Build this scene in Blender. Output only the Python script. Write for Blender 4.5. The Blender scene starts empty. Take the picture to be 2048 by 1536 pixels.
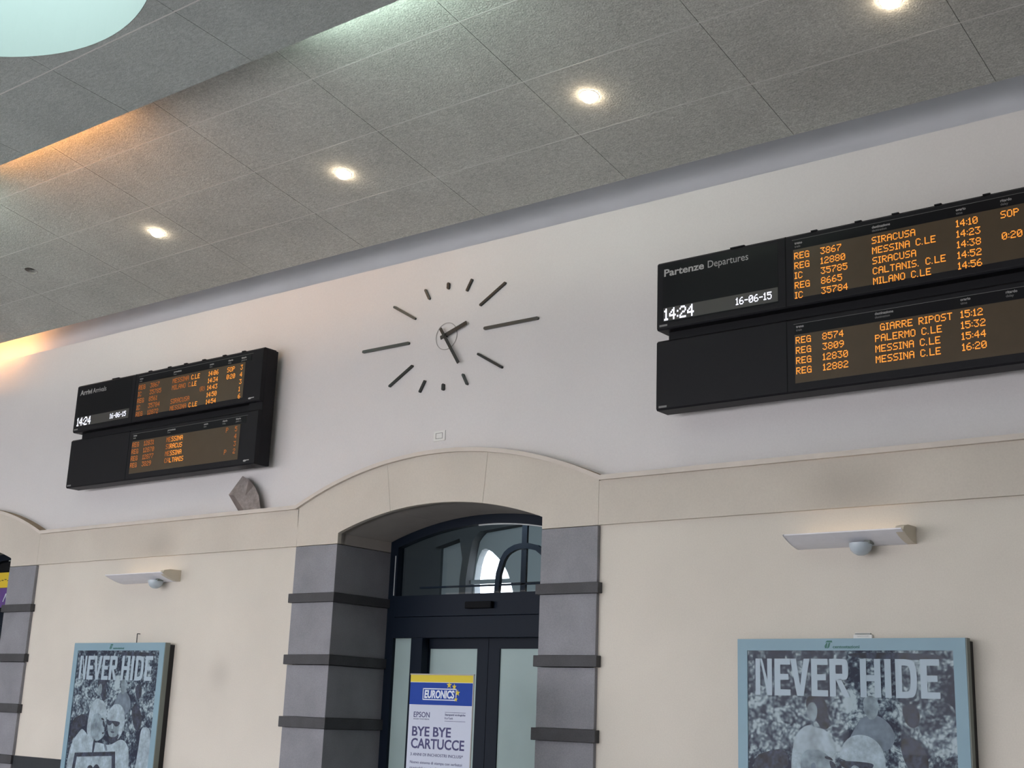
import bpy, bmesh, math, random
from mathutils import Vector, Matrix
from math import sin, cos, pi, sqrt, radians
random.seed(7)
S = bpy.context.scene
COL = S.collection

# ------------------------------------------------------------------ camera
cam_d = bpy.data.cameras.new('camera'); cam = bpy.data.objects.new('camera', cam_d); COL.objects.link(cam)
YAW, PITCH, ROLL, FPX = 0.674482255, 0.250444640, 0.0385332725, 2589.29
fw = Vector((-sin(YAW)*cos(PITCH), cos(YAW)*cos(PITCH), sin(PITCH)))
rt = Vector((cos(YAW), sin(YAW), 0)); up = rt.cross(fw)
r2 = rt*cos(ROLL)+up*sin(ROLL); u2 = -rt*sin(ROLL)+up*cos(ROLL)
M = Matrix((r2, u2, -fw)).transposed().to_4x4(); M.translation = Vector((0, -12, 1.6))
cam.matrix_world = M
cam_d.sensor_width = 36.0; cam_d.sensor_fit = 'HORIZONTAL'; cam_d.lens = FPX/2048*36.0
cam_d.clip_end = 400
S.camera = cam

# ------------------------------------------------------------------ world, light, exposure
w = bpy.data.worlds.new('sky'); S.world = w; w.use_nodes = True
bg = w.node_tree.nodes['Background']; bg.inputs['Color'].default_value = (0.98, 0.965, 1.03, 1); bg.inputs['Strength'].default_value = 7.0
S.view_settings.view_transform = 'Standard'; S.view_settings.look = 'None'
S.view_settings.exposure = 0.0; S.view_settings.gamma = 1.0; S.view_settings.use_curve_mapping = False

# ------------------------------------------------------------------ materials
def mat(name, col, rough=.6, metal=0., spec=.5, emit=None, es=0., noise=None, bump=None, alpha=None):
    m = bpy.data.materials.new(name); m.use_nodes = True
    nt = m.node_tree; b = nt.nodes['Principled BSDF']
    b.inputs['Base Color'].default_value = (*col, 1); b.inputs['Roughness'].default_value = rough
    b.inputs['Metallic'].default_value = metal; b.inputs['Specular IOR Level'].default_value = spec
    if emit: b.inputs['Emission Color'].default_value = (*emit, 1); b.inputs['Emission Strength'].default_value = es
    geo = nt.nodes.new('ShaderNodeNewGeometry')
    last = None
    for (sc, det, amt, stretch) in (noise or []):
        mp = nt.nodes.new('ShaderNodeMapping'); mp.inputs['Scale'].default_value = stretch
        n = nt.nodes.new('ShaderNodeTexNoise'); n.inputs['Scale'].default_value = sc; n.inputs['Detail'].default_value = det
        nt.links.new(geo.outputs['Position'], mp.inputs['Vector']); nt.links.new(mp.outputs['Vector'], n.inputs['Vector'])
        r = nt.nodes.new('ShaderNodeMapRange'); r.inputs['From Min'].default_value = .3; r.inputs['From Max'].default_value = .7
        r.inputs['To Min'].default_value = 1-amt; r.inputs['To Max'].default_value = 1+amt
        nt.links.new(n.outputs['Fac'], r.inputs['Value'])
        if last is None: last = r.outputs['Result']
        else:
            mu = nt.nodes.new('ShaderNodeMath'); mu.operation = 'MULTIPLY'
            nt.links.new(last, mu.inputs[0]); nt.links.new(r.outputs['Result'], mu.inputs[1]); last = mu.outputs[0]
    if last is not None:
        vm = nt.nodes.new('ShaderNodeVectorMath'); vm.operation = 'SCALE'; vm.inputs[0].default_value = col
        nt.links.new(last, vm.inputs['Scale']); nt.links.new(vm.outputs['Vector'], b.inputs['Base Color'])
        m['tint'] = 1
    if bump:
        sc, strength, dist = bump
        n = nt.nodes.new('ShaderNodeTexNoise'); n.inputs['Scale'].default_value = sc; n.inputs['Detail'].default_value = 5
        nt.links.new(geo.outputs['Position'], n.inputs['Vector'])
        bp = nt.nodes.new('ShaderNodeBump'); bp.inputs['Strength'].default_value = strength; bp.inputs['Distance'].default_value = dist
        nt.links.new(n.outputs['Fac'], bp.inputs['Height']); nt.links.new(bp.outputs['Normal'], b.inputs['Normal'])
    return m

def stain(m, spots, dark=.45):
    """soot marks with a place of their own on the plaster"""
    nt = m.node_tree; b = nt.nodes['Principled BSDF']; geo = nt.nodes['Geometry']
    src = b.inputs['Base Color'].links[0].from_socket
    tot = None
    for (p, sx, sz) in spots:
        s = nt.nodes.new('ShaderNodeVectorMath'); s.operation = 'SUBTRACT'; s.inputs[1].default_value = p
        nt.links.new(geo.outputs['Position'], s.inputs[0])
        d = nt.nodes.new('ShaderNodeVectorMath'); d.operation = 'MULTIPLY'; d.inputs[1].default_value = (1/sx, .3, 1/sz)
        nt.links.new(s.outputs[0], d.inputs[0])
        l = nt.nodes.new('ShaderNodeVectorMath'); l.operation = 'LENGTH'; nt.links.new(d.outputs[0], l.inputs[0])
        r = nt.nodes.new('ShaderNodeMapRange'); r.interpolation_type = 'SMOOTHSTEP'
        r.inputs['From Min'].default_value = 0; r.inputs['From Max'].default_value = 1
        r.inputs['To Min'].default_value = 1; r.inputs['To Max'].default_value = 0
        nt.links.new(l.outputs['Value'], r.inputs['Value'])
        if tot is None: tot = r.outputs['Result']
        else:
            a = nt.nodes.new('ShaderNodeMath'); a.operation = 'MAXIMUM'
            nt.links.new(tot, a.inputs[0]); nt.links.new(r.outputs['Result'], a.inputs[1]); tot = a.outputs[0]
    r = nt.nodes.new('ShaderNodeMapRange'); r.inputs['To Min'].default_value = 1; r.inputs['To Max'].default_value = 1-dark
    nt.links.new(tot, r.inputs['Value'])
    v = nt.nodes.new('ShaderNodeVectorMath'); v.operation = 'SCALE'
    nt.links.new(src, v.inputs[0]); nt.links.new(r.outputs['Result'], v.inputs['Scale'])
    nt.links.new(v.outputs['Vector'], b.inputs['Base Color'])

def glass(name, col=(1, 1, 1), ior=1.5, rough=0.0, extra=0.0):
    """thin pane: clear, with a surface reflection"""
    m = bpy.data.materials.new(name); m.use_nodes = True; nt = m.node_tree; nt.nodes.clear()
    o = nt.nodes.new('ShaderNodeOutputMaterial'); mx = nt.nodes.new('ShaderNodeMixShader')
    t = nt.nodes.new('ShaderNodeBsdfTransparent'); t.inputs['Color'].default_value = (*col, 1)
    g = nt.nodes.new('ShaderNodeBsdfGlossy'); g.inputs['Roughness'].default_value = rough
    f = nt.nodes.new('ShaderNodeFresnel'); f.inputs['IOR'].default_value = ior
    a = nt.nodes.new('ShaderNodeMath'); a.operation = 'ADD'; a.inputs[1].default_value = extra
    nt.links.new(f.outputs[0], a.inputs[0]); nt.links.new(a.outputs[0], mx.inputs[0])
    nt.links.new(t.outputs[0], mx.inputs[1]); nt.links.new(g.outputs[0], mx.inputs[2]); nt.links.new(mx.outputs[0], o.inputs['Surface'])
    return m

I3 = (1, 1, 1)
MT = {}
MT['plaster_up'] = mat('upper_plaster', (.72, .70, .70), .9, spec=.2, noise=[(.5, 3, .03, I3), (60, 4, .02, I3)], bump=(90, .15, .004))
MT['plaster_low'] = mat('lower_plaster', (.68, .635, .56), .9, spec=.2, noise=[(.7, 4, .05, I3), (70, 4, .03, I3)], bump=(90, .2, .004))
stain(MT['plaster_low'], [((-14.6, 0, 2.0), .35, .35)], .12)
MT['frieze'] = mat('frieze_plaster', (.61, .56, .49), .85, spec=.25, noise=[(.8, 4, .06, I3), (50, 4, .03, I3)], bump=(70, .15, .003))
stain(MT['frieze'], [((-16.2, -.05, 3.85), .6, .40), ((-5.2, -.05, 3.90), .75, .40)], .18)
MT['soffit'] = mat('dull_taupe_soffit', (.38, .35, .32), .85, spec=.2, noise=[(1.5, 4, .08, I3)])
MT['moulding'] = mat('moulding_plaster', (.66, .60, .54), .8, spec=.25, noise=[(3, 4, .06, I3)])
MT['dust'] = mat('dusty_ledge', (.34, .27, .20), .95, spec=.1, noise=[(9, 4, .1, I3)])
MT['niche'] = mat('niche_plaster', (.60, .62, .66), .9, spec=.2, noise=[(1.2, 4, .04, I3)])
MT['stone'] = mat('grey_lava_stone', (.235, .235, .258), .6, spec=.4, noise=[(2.2, 6, .13, I3), (90, 4, .10, I3)], bump=(60, .2, .003))
MT['band'] = mat('dark_stone_band', (.055, .055, .06), .6, spec=.4, noise=[(4, 5, .15, I3), (80, 4, .12, I3)], bump=(60, .2, .002))
MT['base'] = mat('dark_base_stone', (.015, .020, .025), .6, noise=[(4, 5, .15, I3)])
MT['ceil'] = mat('wood_wool_panel', (.49, .50, .465), .95, spec=.1, noise=[(1.3, 5, .07, I3), (16, 8, .13, (1, 2.2, 1)), (60, 3, .20, I3)], bump=(55, .6, .012))
MT['ceil2'] = mat('wood_wool_panel_dark', (.435, .475, .455), .95, spec=.1, noise=[(1.3, 5, .07, I3), (16, 8, .13, (1, 2.2, 1)), (75, 3, .12, I3)], bump=(55, .6, .012))
MT['strip'] = mat('painted_joint_glint', (.66, .66, .63), .6)  # pale colour stands for light caught on the long joints
MT['gap'] = mat('dark_joint', (.05, .05, .05), .9)
MT['white'] = mat('white_paint', (.8, .8, .78), .8, spec=.2)
MT['well'] = mat('light_well_paint', (.27, .37, .34), .9, spec=.1)
MT['floor'] = mat('floor_marble', (.34, .335, .34), .35, noise=[(2, 5, .12, I3)])
MT['ground'] = mat('bounce_paving', (.62, .61, .58), .9, noise=[(1, 5, .1, I3)])  # unseen ground, brightened to bounce light up to the ceiling
MT['frame'] = mat('blue_black_frame', (.006, .011, .021), .5, spec=.15)
MT['frame_d'] = mat('black_gasket', (.004, .0045, .006), .7, spec=.15)
MT['edge'] = mat('painted_reflection_edge', (.55, .58, .58), .4)  # pale colour paints the reflection line along the frame's inner edge
MT['frost'] = mat('frosted_glass', (.36, .46, .455), .6, spec=.3, noise=[(1.1, 4, .07, I3)])
MT['glass'] = glass('transom_glass', (.62, .70, .74), 1.5)
MT['cover'] = glass('poster_cover_glass', (.98, .98, .98), 1.15)
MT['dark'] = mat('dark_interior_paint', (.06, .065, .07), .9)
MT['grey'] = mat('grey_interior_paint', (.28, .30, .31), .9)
MT['black'] = mat('black_board_metal', (.009, .009, .012), .5, spec=.2)
MT['black2'] = mat('black_board_face', (.006, .006, .008), .35, spec=.2)
MT['screen'] = mat('led_matrix_panel', (.088, .064, .040), .28, spec=.35, noise=[(6, 3, .05, I3)])
MT['strip_scr'] = mat('clock_matrix_panel', (.070, .066, .062), .35)
MT['amber'] = mat('amber_led', (.5, .2, .02), .5, emit=(1, .33, .035), es=.92)
MT['amber_dim'] = mat('dim_amber_led', (.3, .1, .01), .5, emit=(1, .24, .03), es=.33)
MT['led_white'] = mat('white_led', (.8, .8, .9), .5, emit=(.86, .88, 1), es=1.1)
MT['print_grey'] = mat('grey_lettering', (.42, .42, .42), .6)
MT['print_faint'] = mat('faint_lettering', (.22, .22, .22), .6)
MT['hairline'] = mat('grey_hairline', (.12, .12, .12), .6)
MT['iron'] = mat('dark_painted_metal', (.018, .022, .022), .4)
MT['iron2'] = mat('dull_metal', (.045, .055, .055), .35)
MT['ring'] = mat('grey_ring', (.30, .29, .28), .6)
MT['alu'] = mat('grey_lamp_metal', (.80, .80, .84), .5, noise=[(8, 3, .03, I3)])
MT['cream'] = mat('warm_lit_cream', (.62, .56, .46), .6)  # warm light on the uplights' right cap is put into this colour
MT['opal'] = mat('opal_glass', (.50, .57, .62), .25)
MT['case'] = mat('pale_blue_case_metal', (.22, .355, .43), .5, noise=[(2, 3, .03, I3)])
MT['case_side'] = mat('olive_case_side', (.19, .21, .19), .6)
MT['case_back'] = mat('dark_case_back', (.012, .012, .013), .7)
MT['lamp_on'] = mat('lit_lamp', (1, .9, .8), .5, emit=(1, .80, .58), es=40)
MT['trim_ring'] = mat('lamp_trim_ring', (.36, .35, .33), .6)
MT['tube_warm'] = mat('warm_tube', (1, .8, .5), .5, emit=(1, .44, .14), es=130)
MT['tube_cool'] = mat('cool_tube', (.8, 1, .9), .5, emit=(.78, 1, .88), es=120)
MT['tube_off'] = mat('dim_tube', (.6, .6, .6), .5, emit=(1, .75, .5), es=2.5)
MT['bn_white'] = mat('banner_white', (.52, .56, .66), .7, spec=.15)
MT['bn_blue'] = mat('banner_blue', (.022, .060, .30), .7, spec=.15)
MT['bn_yellow'] = mat('banner_yellow', (.62, .50, .06), .7, spec=.15)
MT['bn_navy'] = mat('navy_print', (.045, .045, .14), .6)
MT['bn_letter'] = mat('pale_print', (.66, .72, .80), .6)
MT['sg_yellow'] = mat('sign_yellow', (.72, .52, .02), .5)
MT['sg_purple'] = mat('sign_purple', (.10, .04, .22), .5)
MT['sg_ink'] = mat('sign_ink', (.10, .08, .02), .6)
MT['card'] = mat('grey_brown_card', (.27, .235, .225), .9, noise=[(9, 5, .25, I3), (30, 4, .12, I3)])
MT['card3'] = mat('reddish_card_stripe', (.16, .11, .11), .9)
MT['card2'] = mat('dark_brown_card', (.17, .14, .13), .9, noise=[(9, 5, .2, I3)])
MT['p_text'] = mat('poster_lettering', (.40, .50, .57), .6)
MT['p_light'] = mat('poster_light_grey', (.33, .42, .47), .6, noise=[(7, 7, .32, I3), (25, 5, .15, I3)])
MT['p_mid'] = mat('poster_mid_grey', (.15, .20, .25), .6, noise=[(10, 5, .3, I3)])
MT['p_dark'] = mat('poster_dark_grey', (.026, .036, .062), .6, noise=[(11, 6, .75, I3), (30, 4, .5, I3)])
MT['p_skin'] = mat('poster_face_grey', (.21, .28, .32), .6, noise=[(10, 6, .45, I3)])
MT['green'] = mat('green_emblem', (.02, .13, .10), .5)
MT['wire'] = mat('dark_wire', (.03, .03, .03), .6)
MT['car'] = mat('silver_car_paint', (.50, .55, .62), .25, metal=.3)
MT['tail'] = mat('red_tail_lamp', (.6, .03, .03), .3, emit=(1, .1, .08), es=.4)
MT['cglass'] = mat('car_glass', (.03, .04, .05), .1)
# poster photograph: blurred leaves and crowd in blue-greys
def poster_mat():
    m = bpy.data.materials.new('poster_photo_print'); m.use_nodes = True; nt = m.node_tree; b = nt.nodes['Principled BSDF']
    g = nt.nodes.new('ShaderNodeTexCoord')
    a = nt.nodes.new('ShaderNodeTexNoise'); a.inputs['Scale'].default_value = 8.5; a.inputs['Detail'].default_value = 8; a.inputs['Roughness'].default_value = .76; a.inputs['Distortion'].default_value = .5
    c = nt.nodes.new('ShaderNodeTexNoise'); c.inputs['Scale'].default_value = 2.0; c.inputs['Detail'].default_value = 2
    v = nt.nodes.new('ShaderNodeTexVoronoi'); v.inputs['Scale'].default_value = 26
    for n in (a, c, v): nt.links.new(g.outputs['Object'], n.inputs['Vector'])
    m1 = nt.nodes.new('ShaderNodeMath'); m1.operation = 'MULTIPLY_ADD'; m1.inputs[1].default_value = .9
    nt.links.new(c.outputs['Fac'], m1.inputs[0]); nt.links.new(a.outputs['Fac'], m1.inputs[2])
    m2 = nt.nodes.new('ShaderNodeMath'); m2.operation = 'MULTIPLY_ADD'; m2.inputs[1].default_value = -.20
    nt.links.new(v.outputs['Distance'], m2.inputs[0]); nt.links.new(m1.outputs[0], m2.inputs[2])
    r = nt.nodes.new('ShaderNodeValToRGB'); e = r.color_ramp.elements
    e[0].position = .79; e[0].color = (.012, .020, .045, 1); e[1].position = 1.0; e[1].color = (.40, .50, .54, 1)
    x = e.new(.85); x.color = (.05, .075, .11, 1); x = e.new(.92); x.color = (.16, .22, .26, 1)
    nt.links.new(m2.outputs[0], r.inputs['Fac']); nt.links.new(r.outputs['Color'], b.inputs['Base Color'])
    b.inputs['Roughness'].default_value = .55; b.inputs['Specular IOR Level'].default_value = .3
    return m
MT['p_photo'] = poster_mat()

# ------------------------------------------------------------------ mesh helper
class MB:
    def __init__(s): s.v = []; s.f = []; s.m = []; s.mats = []
    def mi(s, k):
        if k not in s.mats: s.mats.append(k)
        return s.mats.index(k)
    def quad(s, pts, k):
        n = len(s.v); s.v += [tuple(p) for p in pts]; s.f.append(tuple(range(n, n+len(pts)))); s.m.append(s.mi(k)); return s
    def box(s, a, b, k, skip=''):
        x0, y0, z0 = a; x1, y1, z1 = b; n = len(s.v)
        s.v += [(x0, y0, z0), (x1, y0, z0), (x1, y1, z0), (x0, y1, z0), (x0, y0, z1), (x1, y0, z1), (x1, y1, z1), (x0, y1, z1)]
        for f in ((0, 3, 2, 1), (4, 5, 6, 7), (0, 1, 5, 4), (1, 2, 6, 5), (2, 3, 7, 6), (3, 0, 4, 7)):
            s.f.append(tuple(n+i for i in f)); s.m.append(s.mi(k))
        return s
    def prism(s, poly, y0, y1, k, sidek=None, topk=None):
        """poly: (x,z) list counter-clockwise seen from -y; extruded y0 (front) .. y1 (back)"""
        n = len(s.v); c = len(poly); area = sum(poly[i][0]*poly[(i+1) % c][1]-poly[(i+1) % c][0]*poly[i][1] for i in range(c))
        if area < 0: poly = poly[::-1]
        s.v += [(x, y0, z) for x, z in poly]+[(x, y1, z) for x, z in poly]
        s.f.append(tuple(range(n, n+c))); s.m.append(s.mi(k))
        s.f.append(tuple(range(n+2*c-1, n+c-1, -1))); s.m.append(s.mi(k))
        for i in range(c):
            j = (i+1) % c; s.f.append((n+j, n+i, n+c+i, n+c+j))
            kk = sidek or k
            if topk and (poly[j][0]-poly[i][0]) < -1e-6: kk = topk
            s.m.append(s.mi(kk))
        return s
    def prism_x(s, poly, x0, x1, k, endk=None):
        """poly: (y,z) list extruded along x"""
        n = len(s.v); c = len(poly)
        s.v += [(x0, y, z) for y, z in poly]+[(x1, y, z) for y, z in poly]
        s.f.append(tuple(range(n, n+c))); s.m.append(s.mi(endk or k))
        s.f.append(tuple(range(n+2*c-1, n+c-1, -1))); s.m.append(s.mi(endk or k))
        for i in range(c):
            j = (i+1) % c; s.f.append((n+j, n+i, n+c+i, n+c+j)); s.m.append(s.mi(k))
        return s
    def tube(s, p0, p1, r, k, n=12, r1=None):
        p0 = Vector(p0); p1 = Vector(p1); d = (p1-p0).normalized(); r1 = r if r1 is None else r1
        a = d.orthogonal().normalized(); b = d.cross(a); o = len(s.v)
        for p, rr in ((p0, r), (p1, r1)):
            for i in range(n):
                t = 2*pi*i/n; s.v.append(tuple(p+a*cos(t)*rr+b*sin(t)*rr))
        for i in range(n):
            j = (i+1) % n; s.f.append((o+i, o+j, o+n+j, o+n+i)); s.m.append(s.mi(k))
        s.f.append(tuple(o+i for i in range(n-1, -1, -1))); s.m.append(s.mi(k))
        s.f.append(tuple(o+n+i for i in range(n))); s.m.append(s.mi(k))
        return s
    def lathe(s, prof, k, n=32, c=(0, 0, 0), ax=None, a0=0, a1=2*pi):
        """prof: (r,h) list around axis z (or matrix ax)"""
        o = len(s.v); m = ax or Matrix.Identity(3); c = Vector(c)
        for r, h in prof:
            for i in range(n):
                t = a0+(a1-a0)*i/n; s.v.append(tuple(c+m @ Vector((r*cos(t), r*sin(t), h))))
        for q in range(len(prof)-1):
            for i in range(n):
                j = (i+1) % n; s.f.append((o+q*n+i, o+q*n+j, o+(q+1)*n+j, o+(q+1)*n+i)); s.m.append(s.mi(k))
        return s
    def build(s, name, parent=None, loc=None, smooth=False, recalc=True, bevel=0):
        me = bpy.data.meshes.new(name); me.from_pydata(s.v, [], s.f)
        for k in s.mats: me.materials.append(MT[k])
        me.polygons.foreach_set('material_index', s.m)
        bm = bmesh.new(); bm.from_mesh(me)
        if recalc: bmesh.ops.recalc_face_normals(bm, faces=bm.faces)
        if bevel: bmesh.ops.bevel(bm, geom=bm.edges[:], offset=bevel, segments=1, affect='EDGES', profile=.5)
        if smooth:
            for f in bm.faces: f.smooth = True
        bm.to_mesh(me); bm.free()
        if smooth: me.set_sharp_from_angle(angle=radians(35))
        o = bpy.data.objects.new(name, me); COL.objects.link(o)
        if parent: o.parent = parent
        if loc: o.location = loc
        return o
def empty(name, loc=(0, 0, 0), parent=None):
    o = bpy.data.objects.new(name, None); COL.objects.link(o); o.location = loc
    if parent: o.parent = parent
    return o
def tag(o, label=None, cat=None, group=None, kind=None):
    if label: o['label'] = label
    if cat: o['category'] = cat
    if group: o['group'] = group
    if kind: o['kind'] = kind
    return o
def copy_tree(o, parent=None):
    c = o.copy(); COL.objects.link(c)
    if parent: c.parent = parent
    for ch in [x for x in list(bpy.data.objects) if x.parent == o]: copy_tree(ch, c)
    return c

# ------------------------------------------------------------------ lettering
FONT = {
'A': '01110 10001 10001 11111 10001 10001 10001', 'B': '11110 10001 10001 11110 10001 10001 11110', 'C': '01110 10001 10000 10000 10000 10001 01110',
'D': '11110 10001 10001 10001 10001 10001 11110', 'E': '11111 10000 10000 11110 10000 10000 11111', 'G': '01110 10001 10000 10111 10001 10001 01111',
'I': '111 010 010 010 010 010 111', 'L': '10000 10000 10000 10000 10000 10000 11111', 'M': '10001 11011 10101 10101 10001 10001 10001',
'N': '10001 11001 10101 10101 10011 10001 10001', 'O': '01110 10001 10001 10001 10001 10001 01110', 'P': '11110 10001 10001 11110 10000 10000 10000',
'R': '11110 10001 10001 11110 10100 10010 10001', 'S': '01111 10000 10000 01110 00001 00001 11110', 'T': '11111 00100 00100 00100 00100 00100 00100',
'U': '10001 10001 10001 10001 10001 10001 01110', '0': '01110 10001 10011 10101 11001 10001 01110', '1': '010 110 010 010 010 010 111',
'2': '01110 10001 00001 00110 01000 10000 11111', '3': '11111 00010 00100 00010 00001 10001 01110', '4': '00010 00110 01010 10010 11111 00010 00010',
'5': '11111 10000 11110 00001 00001 10001 01110', '6': '00110 01000 10000 11110 10001 10001 01110', '7': '11111 00001 00010 00100 01000 01000 01000',
'8': '01110 10001 10001 01110 10001 10001 01110', '9': '01110 10001 10001 01111 00001 00010 01100', ':': '0 0 1 0 0 1 0', '.': '00 00 00 00 00 00 10',
'-': '0000 0000 0000 1111 0000 0000 0000', '(': '01 10 10 10 10 10 01', ')': '10 01 01 01 01 01 10', ' ': '000 000 000 000 000 000 000'}
def led(mb, txt, x, ztop, y, k, px=.0099, pz=.0103, mono=False, fill=.96):
    """dot-matrix characters: every lit dot row is a small raised bar"""
    for ch in txt:
        rows = FONT[ch].split(); wd = len(rows[0])
        for r, row in enumerate(rows):
            c = 0
            while c < wd:
                if row[c] == '1':
                    e = c
                    while e < wd and row[e] == '1': e += 1
                    x0 = x+c*px; x1 = x+(e-1)*px+px*fill; z1 = ztop-r*pz; z0 = z1-pz*fill
                    mb.quad([(x0, y, z0), (x1, y, z0), (x1, y, z1), (x0, y, z1)], k); c = e
                else: c += 1
        x += (wd+1)*px
    return x
def text(name, body, k, x, y, z, h=None, width=None, parent=None, bold=0., shear=0., align='LEFT'):
    """lettering as a thin raised mesh facing -y; h = capital height, width = total width; z = baseline"""
    cu = bpy.data.curves.new(name, 'FONT'); cu.body = body; cu.size = 1; cu.offset = bold; cu.shear = shear; cu.resolution_u = 3
    cu.extrude = .006
    tmp = bpy.data.objects.new('tmp', cu); COL.objects.link(tmp)
    dg = bpy.context.evaluated_depsgraph_get(); me = bpy.data.meshes.new_from_object(tmp.evaluated_get(dg))
    bpy.data.objects.remove(tmp); bpy.data.curves.remove(cu)
    xs = [v.co.x for v in me.vertices]; ys = [v.co.y for v in me.vertices]
    caps = .69; sy = h/caps; sx = (width/(max(xs)-min(xs))) if width else sy
    x0 = min(xs)
    for v in me.vertices:
        a, b, c = v.co; v.co = ((a-x0)*sx, -c*.12, b*sy)
    me.materials.clear(); me.materials.append(MT[k])
    o = bpy.data.objects.new(name, me); COL.objects.link(o); o.location = (x, y, z)
    if align == 'CENTER' and width: o.location.x -= width/2
    if parent: o.parent = parent
    return o

# ================================================================== SETTING
BAY = 11.19
CX = -10.715                      # centre of the doorway in view
XL, XR = -36.0, 10.0
def arc(cx, zc, R, x0, x1, n=20):
    return [(x0+(x1-x0)*i/n, zc+sqrt(R*R-(x0+(x1-x0)*i/n-cx)**2)) for i in range(n+1)]
EXT_H, EXT_HALF = .54, 2.51
EXT_R = (EXT_HALF**2+EXT_H**2)/(2*EXT_H)
Z_M = 4.215                       # underside of the moulding where it runs level
INT_SP, INT_AP, HALF = 3.85, 4.135, 1.69
INT_R = (HALF**2+(INT_AP-INT_SP)**2)/(2*(INT_AP-INT_SP))
P_IN, P_OUT = 1.685, 2.475         # doorway half width, outer edge of the pillars
FZB = 3.71
bays = [-2, -1, 0, 1]

# --- floor and ground
flr = MB().box((XL, -19, -.2), (XR, 7, 0), 'floor').build('floor'); tag(flr, kind='structure')
grd = MB().box((-90, -90, -.25), (60, 60, -.21), 'ground').build('ground'); tag(grd, kind='structure')

# --- the long wall in view
wall = empty('wall_back'); tag(wall, kind='structure')
MB().box((XL, .09, 4.2), (XR, .45, 7.525), 'plaster_up').build('upper_plaster', wall)
MB().box((XL, .34, 7.50), (XR, .7, 9.0), 'niche').build('upper_niche', wall)
edges = [XL]+[e for k in bays for e in (CX+k*BAY-P_OUT+.05, CX+k*BAY+P_OUT-.05)]+[XR]
edges = [e for e in edges]
for i in range(0, len(edges), 2):
    if edges[i+1] > edges[i]:
        MB().box((edges[i], 0, 0), (edges[i+1], 1.1, 4.25), 'plaster_low').build('lower_plaster', wall)

def joint(x, zc_ext=None): return x
frz = empty('trim_1'); tag(frz, kind='structure')
mou = empty('trim_2'); tag(mou, kind='structure')
for k in bays:
    c = CX+k*BAY; g = .002
    ezc = Z_M+EXT_H-EXT_R; izc = INT_AP-INT_R
    def ext_z(x): return ezc+sqrt(EXT_R**2-(x-c)**2) if abs(x-c) < EXT_HALF else Z_M
    # voussoirs of the arch: (top x, bottom x) of the two radial joints
    js = [(c-EXT_HALF+.02, c-P_OUT), (c-.86, c-.76), (c+.82, c+.77), (c+P_OUT, c+P_OUT)]
    for a in range(3):
        (tx0, bx0), (tx1, bx1) = js[a], js[a+1]
        top = [(x, ext_z(x)) for x in [tx0+g+(tx1-tx0-2*g)*i/10 for i in range(11)]]
        def bot(x0, x1):
            pts = []
            for i in range(11):
                x = x0+(x1-x0)*i/10
                pts.append((x, izc+sqrt(max(0, INT_R**2-(x-c)**2)) if abs(x-c) < P_IN-1e-4 else FZB))
            return pts
        if a == 0: b = [(bx0+g, FZB), (c-P_IN-1e-4, FZB), (c-P_IN, INT_SP)]+bot(c-P_IN+.05, bx1-g)
        elif a == 2: b = bot(bx0+g, c+P_IN-.05)+[(c+P_IN, INT_SP), (c+P_IN+1e-4, FZB), (bx1-g, FZB)]
        else: b = bot(bx0+g, bx1-g)
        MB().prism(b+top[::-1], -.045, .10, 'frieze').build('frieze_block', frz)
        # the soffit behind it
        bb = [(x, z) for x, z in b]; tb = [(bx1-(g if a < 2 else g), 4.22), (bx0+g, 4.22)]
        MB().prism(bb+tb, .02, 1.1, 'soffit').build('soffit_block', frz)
    # level stretch to the next bay
    x0 = c+P_OUT+g; x1 = c+BAY-P_OUT-g
    if k == bays[-1]: x1 = XR
    if k < bays[-1]:
        m_ = (x0+x1)/2
        MB().prism([(x0, FZB), (x1, FZB), (x1, Z_M), (x0, Z_M)], -.045, .10, 'frieze').build('frieze_block', frz)
    # moulding
    lo = arc(c, ezc, EXT_R, c-EXT_HALF, c+EXT_HALF, 28); hi = [(x, z+.052) for x, z in lo]
    MB().prism([(c-EXT_HALF, Z_M)]+lo[1:-1]+[(c+EXT_HALF, Z_M), (c+EXT_HALF, Z_M+.055)]+hi[1:-1][::-1]+[(c-EXT_HALF, Z_M+.055)], -.09, .10, 'moulding', topk='dust').build('arch_moulding', mou)
    if k < bays[-1]:
        MB().prism([(c+EXT_HALF, Z_M), (c+BAY-EXT_HALF, Z_M), (c+BAY-EXT_HALF, Z_M+.055), (c+EXT_HALF, Z_M+.055)], -.09, .10, 'moulding', topk='dust').build('straight_moulding', mou)
# --- stone pillars of the doorways
n_tr = 3
for k in bays:
    for side in (-1, 1):
        c = CX+k*BAY
        p = empty('trim_%d' % n_tr); n_tr += 1; tag(p, kind='structure')
        x0, x1 = sorted((c+side*P_IN, c+side*P_OUT))
        zs = [(3.07, FZB-.006), (2.27, 2.95), (1.48, 2.14), (.69, 1.345), (0, .56)]
        for (a, b) in zs: MB().box((x0, -.05, a+.002), (x1, 1.02, b-.002), 'stone').build('stone_block', p, bevel=.004)
        for (a, b) in [(2.95, 3.07), (2.145, 2.27), (1.345, 1.48), (.56, .69)]:
            MB().box((x0-.04, -.085, a), (x1+.04, 1.02, b), 'band').build('stone_band', p, bevel=.004)
# --- dark stone baseboard
for k in bays[:-1]:
    c = CX+k*BAY
    b = MB().box((c+P_OUT+.045, -.05, 0), (c+BAY-P_OUT-.045, 0, .69), 'base').build('baseboard_%s' % {-2: 'far', -1: 'left', 0: 'right'}[k]); tag(b, kind='structure')

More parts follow.
